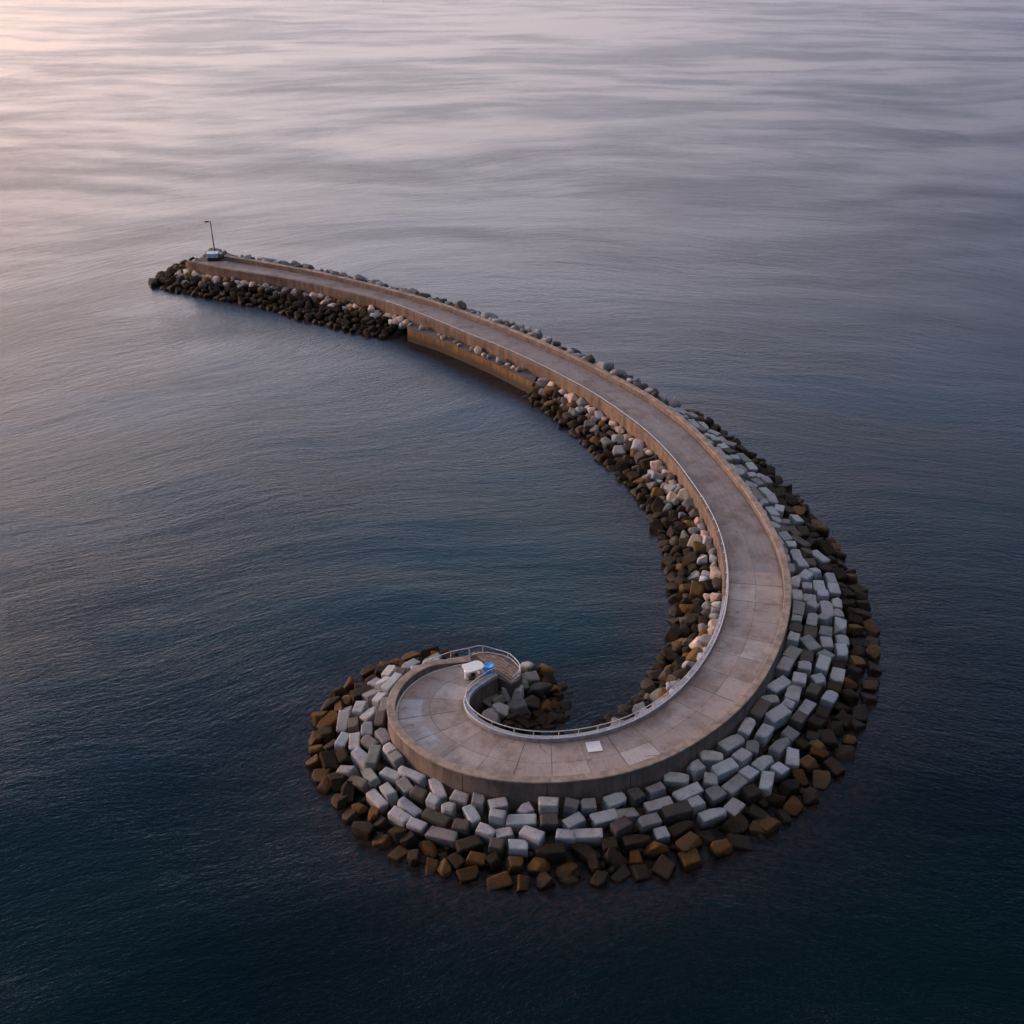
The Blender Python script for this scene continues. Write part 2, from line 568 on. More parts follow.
iPe = int(np.argmin(np.linalg.norm(Cw - up(433, 658.5, Z_PAR)[:2], axis=1)))
par_s = np.interp(np.arange(len(Cw)), [0, iPe - 2, iPe + 5], [1, 1, .28])
strip('parapet', [(-PAR_T, Z_DECK - .4), (-PAR_T + .03, Z_PAR - .14), (-.03, Z_PAR - .14), (0, Z_FOOT + .5), (.22, -1.5)], Cw, cN, M['parapet'], bw, zs=par_s)
strip('coping', [(-PAR_T - .03, Z_PAR - .137), (-PAR_T - .03, Z_PAR - .03), (-PAR_T, Z_PAR), (-.03, Z_PAR), (.03, Z_PAR - .03), (.03, Z_PAR - .137)], Cw, cN, M['coping'], bw, zs=par_s)
strip('inner_wall', [(.03, Z_DECK - .5), (.03, Z_DECK - .003), (KERB_T + .02, Z_DECK + .02), (KERB_T + .05, 1.2), (KERB_T + .3, -1.5)], Kw, kN, M['wall'], bw)
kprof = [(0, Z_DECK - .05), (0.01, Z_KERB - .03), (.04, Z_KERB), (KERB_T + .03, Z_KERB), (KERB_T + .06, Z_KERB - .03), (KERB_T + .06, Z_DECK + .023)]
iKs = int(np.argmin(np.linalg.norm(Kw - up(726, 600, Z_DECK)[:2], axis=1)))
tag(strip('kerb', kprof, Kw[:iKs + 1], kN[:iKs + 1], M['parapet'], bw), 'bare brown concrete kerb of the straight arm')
tag(strip('kerb', kprof, Kw[iKs:], kN[iKs:], M['kerb'], bw), 'blue grey kerb of the bend')
iE0 = int(np.argmin(np.linalg.norm(Dw - up(440, 763, Z_DECK)[:2], axis=1)))
strip('painted_edge', [(-PAR_T - .16, Z_DECK - .03), (-PAR_T - .16, Z_DECK + .05), (-PAR_T - .04, Z_DECK + .05), (-PAR_T - .04, Z_DECK - .03)], Cw[iE0:], cN[iE0:], M['galv'], bw)

# far end: wall and deck corner
e0, e1 = up(189, 262.5, Z_DECK), up(207, 254.8, Z_DECK)
k0, c0 = Kw[0], Dw[0]
bm = bmesh.new()
poly = [e0[:2] + np.array([.0, .05]), e1[:2], Cw[0], k0 + kN[0] * KERB_T]
top = [bm.verts.new((p[0], p[1], Z_DECK - .004)) for p in poly]
bot = [bm.verts.new((p[0], p[1], -1.5)) for p in poly]
bm.faces.new(top)
for i in range(4):
    bm.faces.new((top[i], top[(i + 1) % 4], bot[(i + 1) % 4], bot[i]))
bm_obj('end_wall', bm, M['parapet'], bw)

# timber platform at the tip of the spiral
TIP_PX = [(495, 675.5), (511, 684.5), (518, 681.5), (522, 675), (521.5, 668), (516, 661.5), (508, 656.5), (497, 653), (485, 651.3), (470, 652.2)]
tipw = [up(u, v, Z_DECK)[:2] for u, v in TIP_PX]
tip_line = catmull(tipw[1:], .35)
a_in, a_out = Kw[-1], Dw[-1]
poly = [a_in] + list(tip_line) + [a_out]
bm = bmesh.new()
top = [bm.verts.new((p[0], p[1], Z_DECK - .008)) for p in poly]
bot = [bm.verts.new((p[0], p[1], -1.5)) for p in poly]
for i in range(len(poly)):
    j = (i + 1) % len(poly)
    bm.faces.new((top[i], top[j], bot[j], bot[i]))
ff = bm.faces.new(top)
bmesh.ops.triangulate(bm, faces=[ff])
bm_obj('tip_wall', bm, M['wall'], bw)


def inside(p, poly):
    c = False
    n = len(poly)
    for i in range(n):
        a, b = poly[i], poly[(i + 1) % n]
        if (a[1] > p[1]) != (b[1] > p[1]) and p[0] < (b[0] - a[0]) * (p[1] - a[1]) / (b[1] - a[1]) + a[0]:
            c = not c
    return c


# planks run across the tip, cut to its outline (one mesh for the light boards, one for the dark ones)
pd = np.array(up(521, 676, Z_DECK)[:2]) - np.array(up(488, 654, Z_DECK)[:2])
pd /= np.linalg.norm(pd)
pn = np.array([-pd[1], pd[0]])
cen = np.mean(np.array(tipw), 0)
boards = {0: bmesh.new(), 1: bmesh.new()}
for k in range(-16, 17):
    off = k * .30
    ts = [t for t in np.arange(-7, 7, .04) if inside(cen + pn * off + pd * t, tipw) and inside(cen + pn * (off + .27) + pd * t, tipw)]
    if len(ts) < 8:
        continue
    a, b = ts[0], ts[-1]
    mid = cen + pn * (off + .135) + pd * (a + b) / 2
    which = 1 if (k % 7 in (2, 3)) else 0
    rot = Matrix.Rotation(math.atan2(pd[1], pd[0]), 3, 'Z')
    box(boards[which], (mid[0], mid[1], Z_DECK + .035 + random.uniform(-.008, .008)), (b - a, .26, .07), .01, rot)
tb = bm_obj('timber_deck', boards[0], M['plank'], bw)
bm_obj('timber_deck', boards[1], M['plank_dark'], bw)

# ------------------------------------------------------------------ railings
zr = Vector((0, 0, 1))
KL = arclen(Kw)


def near_k(u, v, z=Z_DECK):
    p = up(u, v, z)[:2]
    return int(np.argmin(np.linalg.norm(Kw - p, axis=1)))


rail = thing('railing', 'long white pipe railing on the inner kerb from the arm round to the curl', 'railing')
i0, i1 = near_k(388, 303), len(Kw) - 1
imid0, imid1 = near_k(675, 462), near_k(722, 630)


def rail_h(i):
    f = min(1, max(0, (i - imid0) / (imid1 - imid0)))
    f = f * f * (3 - 2 * f)
    return .10 + .52 * f


mid_off = KERB_T * .45
rp = [(*(Kw[i] + kN[i] * mid_off), Z_KERB + rail_h(i)) for i in range(i0, i1 + 1, 2)]
bm = bmesh.new()
tube(bm, rp, .038)
bm_obj('top_rail', bm, M['galv'], rail, True)
bm = bmesh.new()
tube(bm, [(*(Kw[i] + kN[i] * .05), Z_KERB + .035) for i in range(imid1 - 60, i1 + 1, 2)], .045)
bm_obj('lower_rail', bm, M['galv'], rail, True)
s = KL[i0] + .2
while s < KL[-1]:
    i = int(np.searchsorted(KL, s))
    i = min(i, i1)
    q = Kw[i] + kN[i] * mid_off
    hgt = rail_h(i)
    bm = bmesh.new()
    box(bm, (0, 0, .015), (.16, .16, .03), .005)
    cyl(bm, (0, 0, .01), (0, 0, hgt), .04, seg=8)
    p = bm_obj('post', bm, M['galv'], rail)
    p.location = (q[0], q[1], Z_KERB)
    s += 1.75 if hgt > .4 else (2.4 if hgt > .15 else 5.5)

tr = thing('railing', 'short white railing on posts around the plank covered tip of the curl', 'railing')
tr_px = [(432, 667.5), (451, 660.5), (469.5, 656.5), (483, 653.5), (497, 655), (508, 658), (515, 663.5), (520, 670), (519, 676), (513, 681)]
tw = catmull([up(u, v, Z_DECK)[:2] for u, v in tr_px], .3)
tl = arclen(tw)
trh = np.interp(tl / tl[-1], [0, .40, .55, 1], [.92, .90, .55, .50])
for z, r in ((1.0, .042), (.10, .04)):
    bm = bmesh.new()
    tube(bm, [(p[0], p[1], Z_DECK + (h_ if z > .5 else z)) for p, h_ in zip(tw, trh)], r)
    bm_obj('top_rail' if z > .5 else 'lower_rail', bm, M['galv'], tr, True)
for u, v in tr_px:
    if (u, v) in ((497, 655), (515, 663.5)):
        continue
    q = up(u, v, Z_DECK)
    bm = bmesh.new()
    box(bm, (0, 0, .035), (.2, .2, .07), .01)
    cyl(bm, (0, 0, .02), (0, 0, float(trh[int(np.argmin(np.linalg.norm(tw - q[:2], axis=1)))]) + .02), .05, seg=10)
    p = bm_obj('post', bm, M['galv'], tr)
    p.location = (q[0], q[1], Z_DECK)

# ------------------------------------------------------------------ perimeter of the rock slope
end_a, end_b = up(207, 254.8, Z_DECK)[:2], up(189, 262.5, Z_DECK)[:2]
per = np.vstack([Cw[::-1], np.linspace(Cw[0], end_a, 12)[1:], np.linspace(end_a, end_b, 22)[1:-1], Iw[:near_k(560, 742.5) + 1]])
per = resample(per, .4)
perL = arclen(per)
pN = normals(soften(per, 7), 1)
if np.dot(pN[100], Cw[::-1][100] - Dw[::-1][100]) < 0:
    pN = -pN
pN = soften(pN, 7)
pN /= np.linalg.norm(pN, axis=1)[:, None]

W_PX = [(455, 652.5), (420, 653), (385, 662), (350, 681), (328, 700), (312, 724), (305, 752), (314, 781), (333, 810), (362, 838), (398, 861), (440, 877),
        (490, 888), (540, 891), (600, 888), (645, 881), (700, 866), (755, 847), (803, 820), (838, 776), (866, 730), (880, 685), (879, 642), (866, 597),
        (838, 548), (805, 503), (772, 470), (736, 440), (700, 411), (668, 391)]
WI_PX = [(170, 262), (153, 271), (150, 277), (165, 290), (185, 294), (215, 299), (250, 306), (290, 317), (330, 327), (360, 335), (402, 346),
         (520, 395), (560, 426), (600, 462), (630, 491), (655, 530), (664, 565), (672, 605), (668, 640), (654, 668), (642, 690), (622, 708), (598, 722), (578, 732), (556, 741)]
Ww = np.vstack([catmull([up(u, v, 0)[:2] for u, v in W_PX])])
WIw = np.vstack([catmull([up(u, v, 0)[:2] for u, v in WI_PX])])

iC0 = int(np.argmin(np.linalg.norm(per - up(668, 402, Z_PAR)[:2], axis=1)))    # beyond it the outer water line is hidden
iTip = int(np.argmin(np.linalg.norm(per - end_a, axis=1)))


def ray_width(i):
    """distance from the wall to the surveyed water line along the outward normal"""
    p, n = per[i], pN[i]
    Q = Ww if i <= iTip else WIw
    d = Q - p
    along = d @ n
    across = np.abs(d @ np.array([-n[1], n[0]]))
    ok = (along > .2) & (across < .8) & (along < 16)
    return float(along[ok].min()) if ok.any() else None


wid = [None] * len(per)
for i in range(len(per)):
    if i <= iC0 or i > iTip + 4:
        wid[i] = ray_width(i)
keys = [i for i, x in enumerate(wid) if x is not None] + list(range(iC0 + 20, iTip, 5))
vals = [wid[i] if wid[i] is not None else 5.2 for i in keys]
oo = np.argsort(keys)
width = np.interp(np.arange(len(per)), np.array(keys)[oo], np.array(vals)[oo])
width = np.clip(soften(width[:, None], 8)[:, 0], .6, 11)

la_, lb_ = [iTip + int(np.argmin(np.linalg.norm(per[iTip:] - up(u, v, Z_DECK)[:2], axis=1))) for u, v in ((408, 311), (537, 364.5))]
width[la_ + 2:lb_ - 1] = 1.0

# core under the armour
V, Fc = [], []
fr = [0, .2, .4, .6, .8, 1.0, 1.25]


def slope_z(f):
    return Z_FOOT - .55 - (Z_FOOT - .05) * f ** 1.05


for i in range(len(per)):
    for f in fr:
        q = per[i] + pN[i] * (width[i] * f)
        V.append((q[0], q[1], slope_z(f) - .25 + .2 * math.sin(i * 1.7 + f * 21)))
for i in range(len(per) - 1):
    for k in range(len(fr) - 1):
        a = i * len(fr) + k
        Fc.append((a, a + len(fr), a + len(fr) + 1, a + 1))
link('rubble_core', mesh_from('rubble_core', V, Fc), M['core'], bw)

# ------------------------------------------------------------------ rock shapes


def cube_sphere(n):
    g = np.linspace(-1, 1, n + 1)
    g = np.tan(g * math.pi / 4)
    V, Fc, idx = [], [], {}

    def vid(p):
        k = tuple(np.round(p, 5))
        if k not in idx:
            idx[k] = len(V)
            V.append(p)
        return idx[k]
    for ax in range(3):
        for sg in (-1, 1):
            for i in range(n):
                for j in range(n):
                    q = []
                    for (a, b) in ((0, 0), (1, 0), (1, 1), (0, 1)):
                        p = np.zeros(3)
                        p[ax] = sg
                        p[(ax + 1) % 3] = g[i + a]
                        p[(ax + 2) % 3] = g[j + b]
                        q.append(vid(p))
                    Fc.append(q if sg > 0 else q[::-1])
    return np.array(V), Fc


CSV, CSF = cube_sphere(14)
CSD = CSV / np.linalg.norm(CSV, axis=1)[:, None]
CSV6, CSF6 = cube_sphere(5)
CSD6 = CSV6 / np.linalg.norm(CSV6, axis=1)[:, None]


def rock_verts(seed, kind, D=CSD):
    """half-spaces met with a soft corner: cast blocks are six planes and a few chips, stones many"""
    r = np.random.default_rng(seed)
    if kind == 'block':
        P = []
        for ax in range(3):
            for sg in (-1, 1):
                n = np.zeros(3)
                n[ax] = sg
                n += r.normal(0, .035, 3)
                P.append((n / np.linalg.norm(n), .5 * (1 + r.normal(0, .03))))
        for _ in range(r.integers(0, 4)):
            n = np.sign(r.normal(size=3)) * (np.abs(r.normal(size=3)) + .25)
            n /= np.linalg.norm(n)
            P.append((n, r.uniform(.60, .72)))
        p = 48
    elif kind == 'slab':
        P = []
        for ax in range(3):
            for sg in (-1, 1):
                n = np.zeros(3)
                n[ax] = sg
                n += r.normal(0, .10, 3)
                P.append((n / np.linalg.norm(n), .5 * (1 + r.normal(0, .06))))
        for _ in range(r.integers(3, 6)):
            n = r.normal(size=3)
            n /= np.linalg.norm(n)
            P.append((n, r.uniform(.52, .64)))
        p = 40
    else:
        P = []
        for _ in range(r.integers(10, 15)):
            n = r.normal(size=3)
            n /= np.linalg.norm(n)
            P.append((n, r.uniform(.40, .56)))
        for ax in range(3):
            for sg in (-1, 1):
                n = np.zeros(3)
                n[ax] = sg
                P.append((n, .54))
        p = 24
    acc = np.zeros(len(D))
    for n, d in P:
        acc += np.maximum(0, D @ n / d) ** p
    rad = acc ** (-1 / p)
    return D * rad[:, None]


def rock_mesh(name, seed, kind):
    return mesh_from(name, rock_verts(seed, kind), CSF, smooth=True)


BLOCKS = [rock_mesh('concrete_block', 100 + k, 'block') for k in range(14)]
SLABS = [rock_mesh('rough_block', 200 + k, 'slab') for k in range(10)]
STONES = [rock_mesh('boulder', 300 + k, 'stone') for k in range(16)]
for me in BLOCKS:
    me.materials.append(M['concrete'])
for me in SLABS + STONES:
    me.materials.append(M['stone'])

# ------------------------------------------------------------------ rows of armour
rocks = []          # dict(kind, seed, loc, scale, rot, tone, row, seg)


def jit(c, a):
    k = 1 + random.uniform(-a, a)
    return tuple(max(.004, x * k * (1 + random.uniform(-.05, .05))) for x in c)


PALE, MID, DARK = (.375, .385, .405), (.225, .225, .23), (.10, .088, .078)
RUST, OCHRE, WETB = (.14, .066, .018), (.15, .088, .034), (.020, .015, .010)
DARKW = (.031, .0225, .0155)
PINK = (.50, .40, .34)


def pose(tang, nrm, yaw, tilt, slope, rollj):
    """columns: along the row, across it, up"""
    x = Vector((tang[0], tang[1], 0))
    y = Vector((nrm[0], nrm[1], -slope)).normalized()
    z = x.cross(y)
    if z.z < 0:
        z = -z
        x = y.cross(z)
    m = Matrix((x, y, z)).transposed()
    return (m @ Matrix.Rotation(yaw, 3, 'Z') @ Matrix.Rotation(tilt, 3, 'X') @ Matrix.Rotation(rollj, 3, 'Y')).to_euler()


def lay_row(ia, ib, f, row, nrows, style, lmin, lmax):
    """one row of rocks between perimeter stations ia..ib at the fraction f of the slope"""
    line = per[ia:ib] + pN[ia:ib] * (width[ia:ib] * f)[:, None]
    L = arclen(line)
    s = random.uniform(0, .5)
    while s < L[-1]:
        i = min(int(np.searchsorted(L, s)), len(line) - 1)
        gi = ia + i
        wrow = max(.7, width[gi] / nrows)
        ln = random.uniform(lmin, lmax)
        if random.random() < .28:
            ln = lmin * random.uniform(.75, 1.0)
        j = min(int(np.searchsorted(L, s + ln / 2)), len(line) - 1)
        gj = ia + j
        q = line[j]
        T = np.array([-pN[gj][1], pN[gj][0]])
        slope = 1.2 / max(2.5, width[gj])
        z = slope_z(f) + .28
        d = dict(row=row, gi=gj, f=f, style=style)
        if style == 'block':
            wild = gj < sCurl
            wd = min(wrow * random.uniform(.70, .86), 1.45)
            ht = random.uniform(1.1, 1.5)
            yaw = random.gauss(0, .24 if wild else .12)
            if random.random() < .22:
                yaw += random.choice((-1, 1)) * random.uniform(.3, .8)
            tl = 3.4 if wild else 1
            d.update(kind='block', seed=random.randrange(len(BLOCKS)), scale=(ln, wd, ht),
                     rot=pose(T, pN[gj], yaw, random.gauss(0, .06) * tl, slope * .5, random.gauss(0, .05) * tl), loc=(q[0] + random.gauss(0, .08), q[1] + random.gauss(0, .08), z + random.gauss(0, .14)))
            x = random.random()
            pale_f = .40 if wild else .72
            d['tone'] = jit(PALE if x < pale_f else MID if x < .90 else DARK, .15)
            if row == nrows - 3 and random.random() < (.15 if gj > sRight else .25 if wild else .42):
                d['tone'] = jit(DARKW, .4)
            elif row == nrows - 4 and random.random() < .15:
                d['tone'] = jit(DARK, .3)
        elif style == 'wet':
            wd = wrow * random.uniform(.8, 1.1)
            ht = random.uniform(.9, 1.3)
            d.update(kind=random.choice(('slab', 'stone', 'slab')), scale=(ln, wd, ht),
                     rot=pose(T, pN[gj], random.uniform(-.7, .7), random.gauss(0, .2), slope, random.gauss(0, .25)),
                     loc=(q[0] + random.gauss(0, .12), q[1] + random.gauss(0, .12), z + random.gauss(.05, .16)))
            d['seed'] = random.randrange(len(SLABS if d['kind'] == 'slab' else STONES))
            x = random.random() * (1.0 if row < nrows - 1 else .62) + (.16 if gj > sRight else 0) + (.22 if gj > iTip - 10 else 0)
            d['tone'] = jit(RUST if x < .22 else OCHRE if x < .31 else DARKW if x < .62 else WETB, .35)
        else:
            wd = ln * random.uniform(.75, 1.05)
            ht = ln * random.uniform(.65, .95)
            d.update(kind='stone' if random.random() < .7 else 'slab', scale=(ln, wd, ht),
                     rot=(random.gauss(0, .35), random.gauss(0, .35), random.uniform(0, 6.28)),
                     loc=(q[0] + random.gauss(0, .12), q[1] + random.gauss(0, .12), z + random.gauss(0, .12)))
            d['seed'] = random.randrange(len(SLABS if d['kind'] == 'slab' else STONES))
            g = row / max(1, nrows - 1)
            x = random.random() * .8 + (g - .15) * .85
            d['tone'] = jit(PINK if x < .16 else PALE if x < .32 else MID if x < .52 else DARK if x < .62 else OCHRE if x < .70 else DARKW if x < .92 else WETB, .25)
        rocks.append(d)
        s += ln + (random.uniform(.18, .55) if style in ('block', 'wet') else random.uniform(.02, .22))


def station(u, v, z, lo=0, hi=None):
    hi = hi or len(per)
    return lo + int(np.argmin(np.linalg.norm(per[lo:hi] - up(u, v, z)[:2], axis=1)))


sCurl = station(410, 748, Z_PAR, 0, iTip)             # the rough flank of the curl
sRight = station(790, 600, Z_PAR, 0, iTip)
sHead = station(655, 397, Z_PAR, 0, iTip)           # end of the broad cast-block slope
sLandA, sLandB = station(408, 311, Z_DECK, iTip), station(537, 364.5, Z_DECK, iTip)
sEnd = len(per)

# round head: four dry rows of cast blocks, two wet rows at the tide line
NR = 6
for k in range(4):   # the outermost of them already darkened by weed
    lay_row(0, sHead, (k + .5) / NR, k, NR, 'block', 1.3, 2.35)
for k in (4, 5):
    lay_row(0, sHead, (k + .45) / NR, k, NR, 'wet', 1.0, 1.9)
# back of the far arm
for k in range(3):
    lay_row(sHead, iTip, (.13, .34, .66)[k], k, 4, 'crest', 1.0, 1.7)
# nose of the far arm
for k in range(5):
    lay_row(iTip, iTip + 26, (k + .5) / 5, k, 5, 'wet' if k > 2 else 'stone', 1.0, 1.6)
# inner slopes
for k in range(6):
    lay_row(iTip + 26, sLandA + (3 if k < 2 else 0), (k + .5) / 6, k, 6, 'stone' if k < 2 else 'wet', .95, 1.5)
for k in range(5):
    lay_row(sLandB + 3, sEnd, (k + .5) / 5, k, 5, 'stone', .95, 1.6)
for d in rocks:
    if d['style'] == 'crest':
        x_, y_, z_ = d['loc']
        d['loc'] = (x_, y_, (3.3, 2.75, .9)[d['row']] + random.gauss(0, .2))
        d['tone'] = jit((.27, .28, .29) if random.random() < .7 else DARK, .25)

# small stones wedged between the blocks, toned dark as gap shade (massed with the rubble)
for _ in range(520):
    gi = random.randrange(4, sHead)
    f = random.uniform(.05, .98)
    q = per[gi] + pN[gi] * (width[gi] * f)
    ln = random.uniform(.4, .85)
    rocks.append(dict(row=0, gi=gi, f=f, style='filler', kind='stone', seed=random.randrange(16), scale=(ln, ln * .85, ln * .7),
                      rot=(random.gauss(0, .4), random.gauss(0, .4), random.uniform(0, 6)), loc=(q[0], q[1], slope_z(f) + random.uniform(-.05, .35)),
                      tone=jit(DARKW if f < .6 else WETB, .3)))

# stones heaped on the landing against the wall
for i in range(sLandA + 2, sLandB - 4, 3):
    if random.random() < .72:
        q = per[i] + pN[i] * random.uniform(.5, .9)
        ln = random.uniform(.6, 1.15)
        rocks.append(dict(row=0, gi=i, f=.1, style='landing', kind='stone', seed=random.randrange(16), scale=(ln, ln * .9, ln * .8),
                          rot=(random.gauss(0, .3), random.gauss(0, .3), random.uniform(0, 6)), loc=(q[0], q[1], 1.55 + ln * .32), tone=jit(PINK if random.random() < .35 else MID, .25)))

# heap inside the curl
CURL = [(513.7, 690, 1.9, 1.75, 'P'), (518, 705.5, 1.4, 1.45, 'M'), (501, 708.5, 1.3, 1.35, 'P'), (492, 715, 1.0, 1.4, 'P'), (478.5, 711, 1.1, 1.35, 'M'), (487, 699, 1.4, 1.2, 'M'),
        (497, 698, 1.5, 1.1, 'M'), (532, 700, 1.2, 1.5, 'D'), (538, 687, 1.4, 1.75, 'D'), (545, 706, .7, 1.3, 'R'), (554.5, 703, .6, 1.05, 'R'), (553, 688, .7, 1.2, 'O'),
        (562, 684, .3, 1.0, 'O'), (545, 669, .9, 1.5, 'O'), (534, 666, 1.2, 1.2, 'D'), (526.6, 664, 1.5, 1.0, 'P'), (520, 663, 1.3, 1.0, 'D'), (563, 703, .2, 1.4, 'W'), (552, 716, .3, 1.4, 'W'),
        (524, 721, .4, 1.4, 'W'), (540, 721, .2, 1.5, 'W'), (508, 721, .6, 1.2, 'D'), (538, 712, .5, 1.2, 'W'), (531, 677, 1.5, 1.3, 'M'), (521, 683, 1.7, 1.2, 'M'), (550, 726, .0, 1.3, 'W'),
        (557, 694, .4, 1.2, 'W'), (548, 678, .7, 1.2, 'W'), (525, 711, .9, 1.1, 'D'), (512, 714, .9, 1.1, 'D'), (503, 692, 1.7, 1.1, 'D'), (487, 690, 1.6, 1.2, 'D'), (471, 704, 1.2, 1.2, 'D'),
        (485, 722, .6, 1.1, 'W'), (498, 725, .4, 1.1, 'W'), (534, 730, -.1, 1.2, 'W'), (518, 729, .1, 1.2, 'W'), (560, 712, .0, 1.2, 'W'), (568, 694, 0, 1.0, 'W'), (495, 683, 1.6, 1.1, 'D')]
tone_of = dict(P=(.36, .36, .37), M=(.16, .155, .155), D=(.06, .052, .046), R=RUST, O=OCHRE, W=WETB)
for _ in range(34):
    a_, r_ = random.uniform(0, 6.28), math.sqrt(random.uniform(.1, 1.0))
    CURL.append((524 + 44 * r_ * math.cos(a_), 709 + 24 * r_ * math.sin(a_), random.uniform(.0, .3) + .5 * (1 - r_), random.uniform(.8, 1.2), 'W'))
CURL = [c for c in CURL if inside(up(*c[:3])[:2], [up(u, v, 0)[:2] for u, v in ((470, 700), (488, 686), (512, 690), (540, 655), (575, 690), (568, 722), (535, 738), (495, 732))])]
for n, (u, v, z, sz, c) in enumerate(CURL):
    q = up(u, v, z)
    rocks.append(dict(row=0, gi=0, f=0, style='curl', kind='slab' if c in 'PM' else 'stone', seed=n % 10, scale=(sz * 1.0, sz * .82, sz * .8),
                      rot=(random.gauss(0, .18), random.gauss(0, .18), random.uniform(-.7, .7)), loc=(q[0], q[1], z - .35), tone=jit(tone_of[c], .15), c=c))
# mound below the heap, near-black to stand in for gap shade
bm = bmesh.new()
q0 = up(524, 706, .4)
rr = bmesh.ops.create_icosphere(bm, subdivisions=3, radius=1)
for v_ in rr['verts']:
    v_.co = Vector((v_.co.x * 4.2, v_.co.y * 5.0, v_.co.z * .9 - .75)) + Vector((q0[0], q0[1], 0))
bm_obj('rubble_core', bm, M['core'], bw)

# ------------------------------------------------------------------ who is an object of its own
for d in rocks:
    u, v, sc = px(d['loc'])
    d['u'], d['v'] = u, v
    vis = 1.0
    if d['style'] == 'crest':
        vis = .55
    d['big'] = d['scale'][0] * d['scale'][1] * sc * sc * vis
cast = [d for d in rocks if d['kind'] == 'block']
loose = [d for d in rocks if d['kind'] != 'block' and d['style'] != 'filler']
cast.sort(key=lambda d: -d['big'])
loose.sort(key=lambda d: -d['big'])
solo = cast[:300] + loose[:300]
rest = cast[300:] + loose[300:] + [d for d in rocks if d['style'] == 'filler']

# words ---------------------------------------------------------------
ORD = ['first', 'second', 'third', 'fourth', 'fifth', 'sixth', 'seventh', 'eighth', 'ninth', 'tenth', 'eleventh', 'twelfth', 'thirteenth', 'fourteenth', 'fifteenth', 'sixteenth', 'seventeenth', 'eighteenth', 'nineteenth', 'twentieth']
CLOCK = ['twelve', 'one', 'two', 'three', 'four', 'five', 'six', 'seven', 'eight', 'nine', 'ten', 'eleven']
headc = up(600, 690, 1)


def tone_word(c):
    l = sum(c) / 3
    if c[0] > 2.2 * c[2]:
        return 'rusty brown' if l > .06 else 'dark brown'
    if c[0] > 1.35 * c[2] and l > .1:
        return 'pinkish' if l > .3 else 'ochre'
    return 'pale grey' if l > .30 else 'grey' if l > .17 else 'charcoal' if l > .07 else 'dark brown' if l > .022 else 'blackish'


def shape_word(d):
    a = d['scale'][0] / d['scale'][1]
    if d['kind'] == 'block':
        return 'long' if a > 1.5 else 'squarish' if a > .95 else 'short'
    return 'elongated' if a > 1.4 else 'angular' if d['kind'] == 'slab' else 'rounded'


def place_of(d):
    st = d['style']
    if st == 'curl':
        c = 'against its wall' if d['u'] < 500 else 'mid heap' if d['u'] < 530 else 'at its seaward end'
        return 'inside the curl ' + c
    if st == 'landing':
        return 'lying on the brown landing'
    if st in ('block', 'wet') and d['gi'] < sHead:
        a = math.atan2(d['loc'][0] - headc[0], d['loc'][1] - headc[1])
        h = CLOCK[int(round(a / (math.pi / 6))) % 12]
        rw = ['top row', 'second row', 'third row', 'fourth row', 'fifth row', 'waterline row'][d['row']]
        return f'{rw} at {h} o\'clock of round head'
    if st == 'crest':
        return 'on the seaward crest behind the parapet'
    if d['gi'] < iTip + 30:
        return 'around the far nose of the arm'
    rw = ['top row', 'second row', 'third row', 'fourth row', 'waterline row', 'waterline row'][d['row']]
    if d['gi'] < sLandA + 2:
        return f'{rw} between lamp and brown landing'
    k = (d['gi'] - sLandB) / (sEnd - sLandB)
    where = 'just past brown landing' if k < .25 else 'upper inner bend' if k < .5 else 'middle inner bend' if k < .75 else 'lower inner bend'
    return f'{rw} just past brown landing' if k < .25 else f'{rw} on {where}'


cells = {}
for d in solo:
    d['place'] = place_of(d)
    d['words'] = f"{shape_word(d)} {tone_word(d['tone'])}"
    cells.setdefault((d['place'], d['words']), []).append(d)
for (pl, wd_), ds in cells.items():
    noun = 'block' if ds[0]['kind'] == 'block' else 'boulder'
    horiz = max(e['u'] for e in ds) - min(e['u'] for e in ds) > 25
    ds.sort(key=lambda d: d['u'] if horiz else d['v'])
    n = len(ds)
    for k, d in enumerate(ds):
        if n == 1:
            t = ''
        elif k == 0:
            t = ', leftmost' if horiz else ', farthest'
        elif k == n - 1:
            t = ', rightmost' if horiz else ', nearest'
        elif k < 20:
            t = f', {ORD[k]} from left' if horiz else f', {ORD[k]} from far end'
        else:
            t = ''
        d['label'] = f'{wd_} {noun}, {pl}{t}'

GROUPS = dict(block='concrete blocks stepping down round the head', wet='wet boulders at the water edge', crest='boulders on the seaward crest',
              stone='boulders along the inner slope', landing='stones lying on the landing', curl='boulders heaped inside the curl')
protos = {}
for d in solo:
    lib = BLOCKS if d['kind'] == 'block' else SLABS if d['kind'] == 'slab' else STONES
    me = lib[d['seed'] % len(lib)]
    nm = 'concrete_block' if d['kind'] == 'block' else 'boulder'
    if me.name not in protos:
        o = protos[me.name] = bpy.data.objects.new(nm, me)
    else:
        o = protos[me.name].copy()
    COL.objects.link(o)
    o.location, o.rotation_euler, o.scale = d['loc'], d['rot'], d['scale']
    o.color = (*d['tone'], 1)
    tag(o, d['label'], 'concrete block' if d['kind'] == 'block' else 'boulder', GROUPS[d['style']])

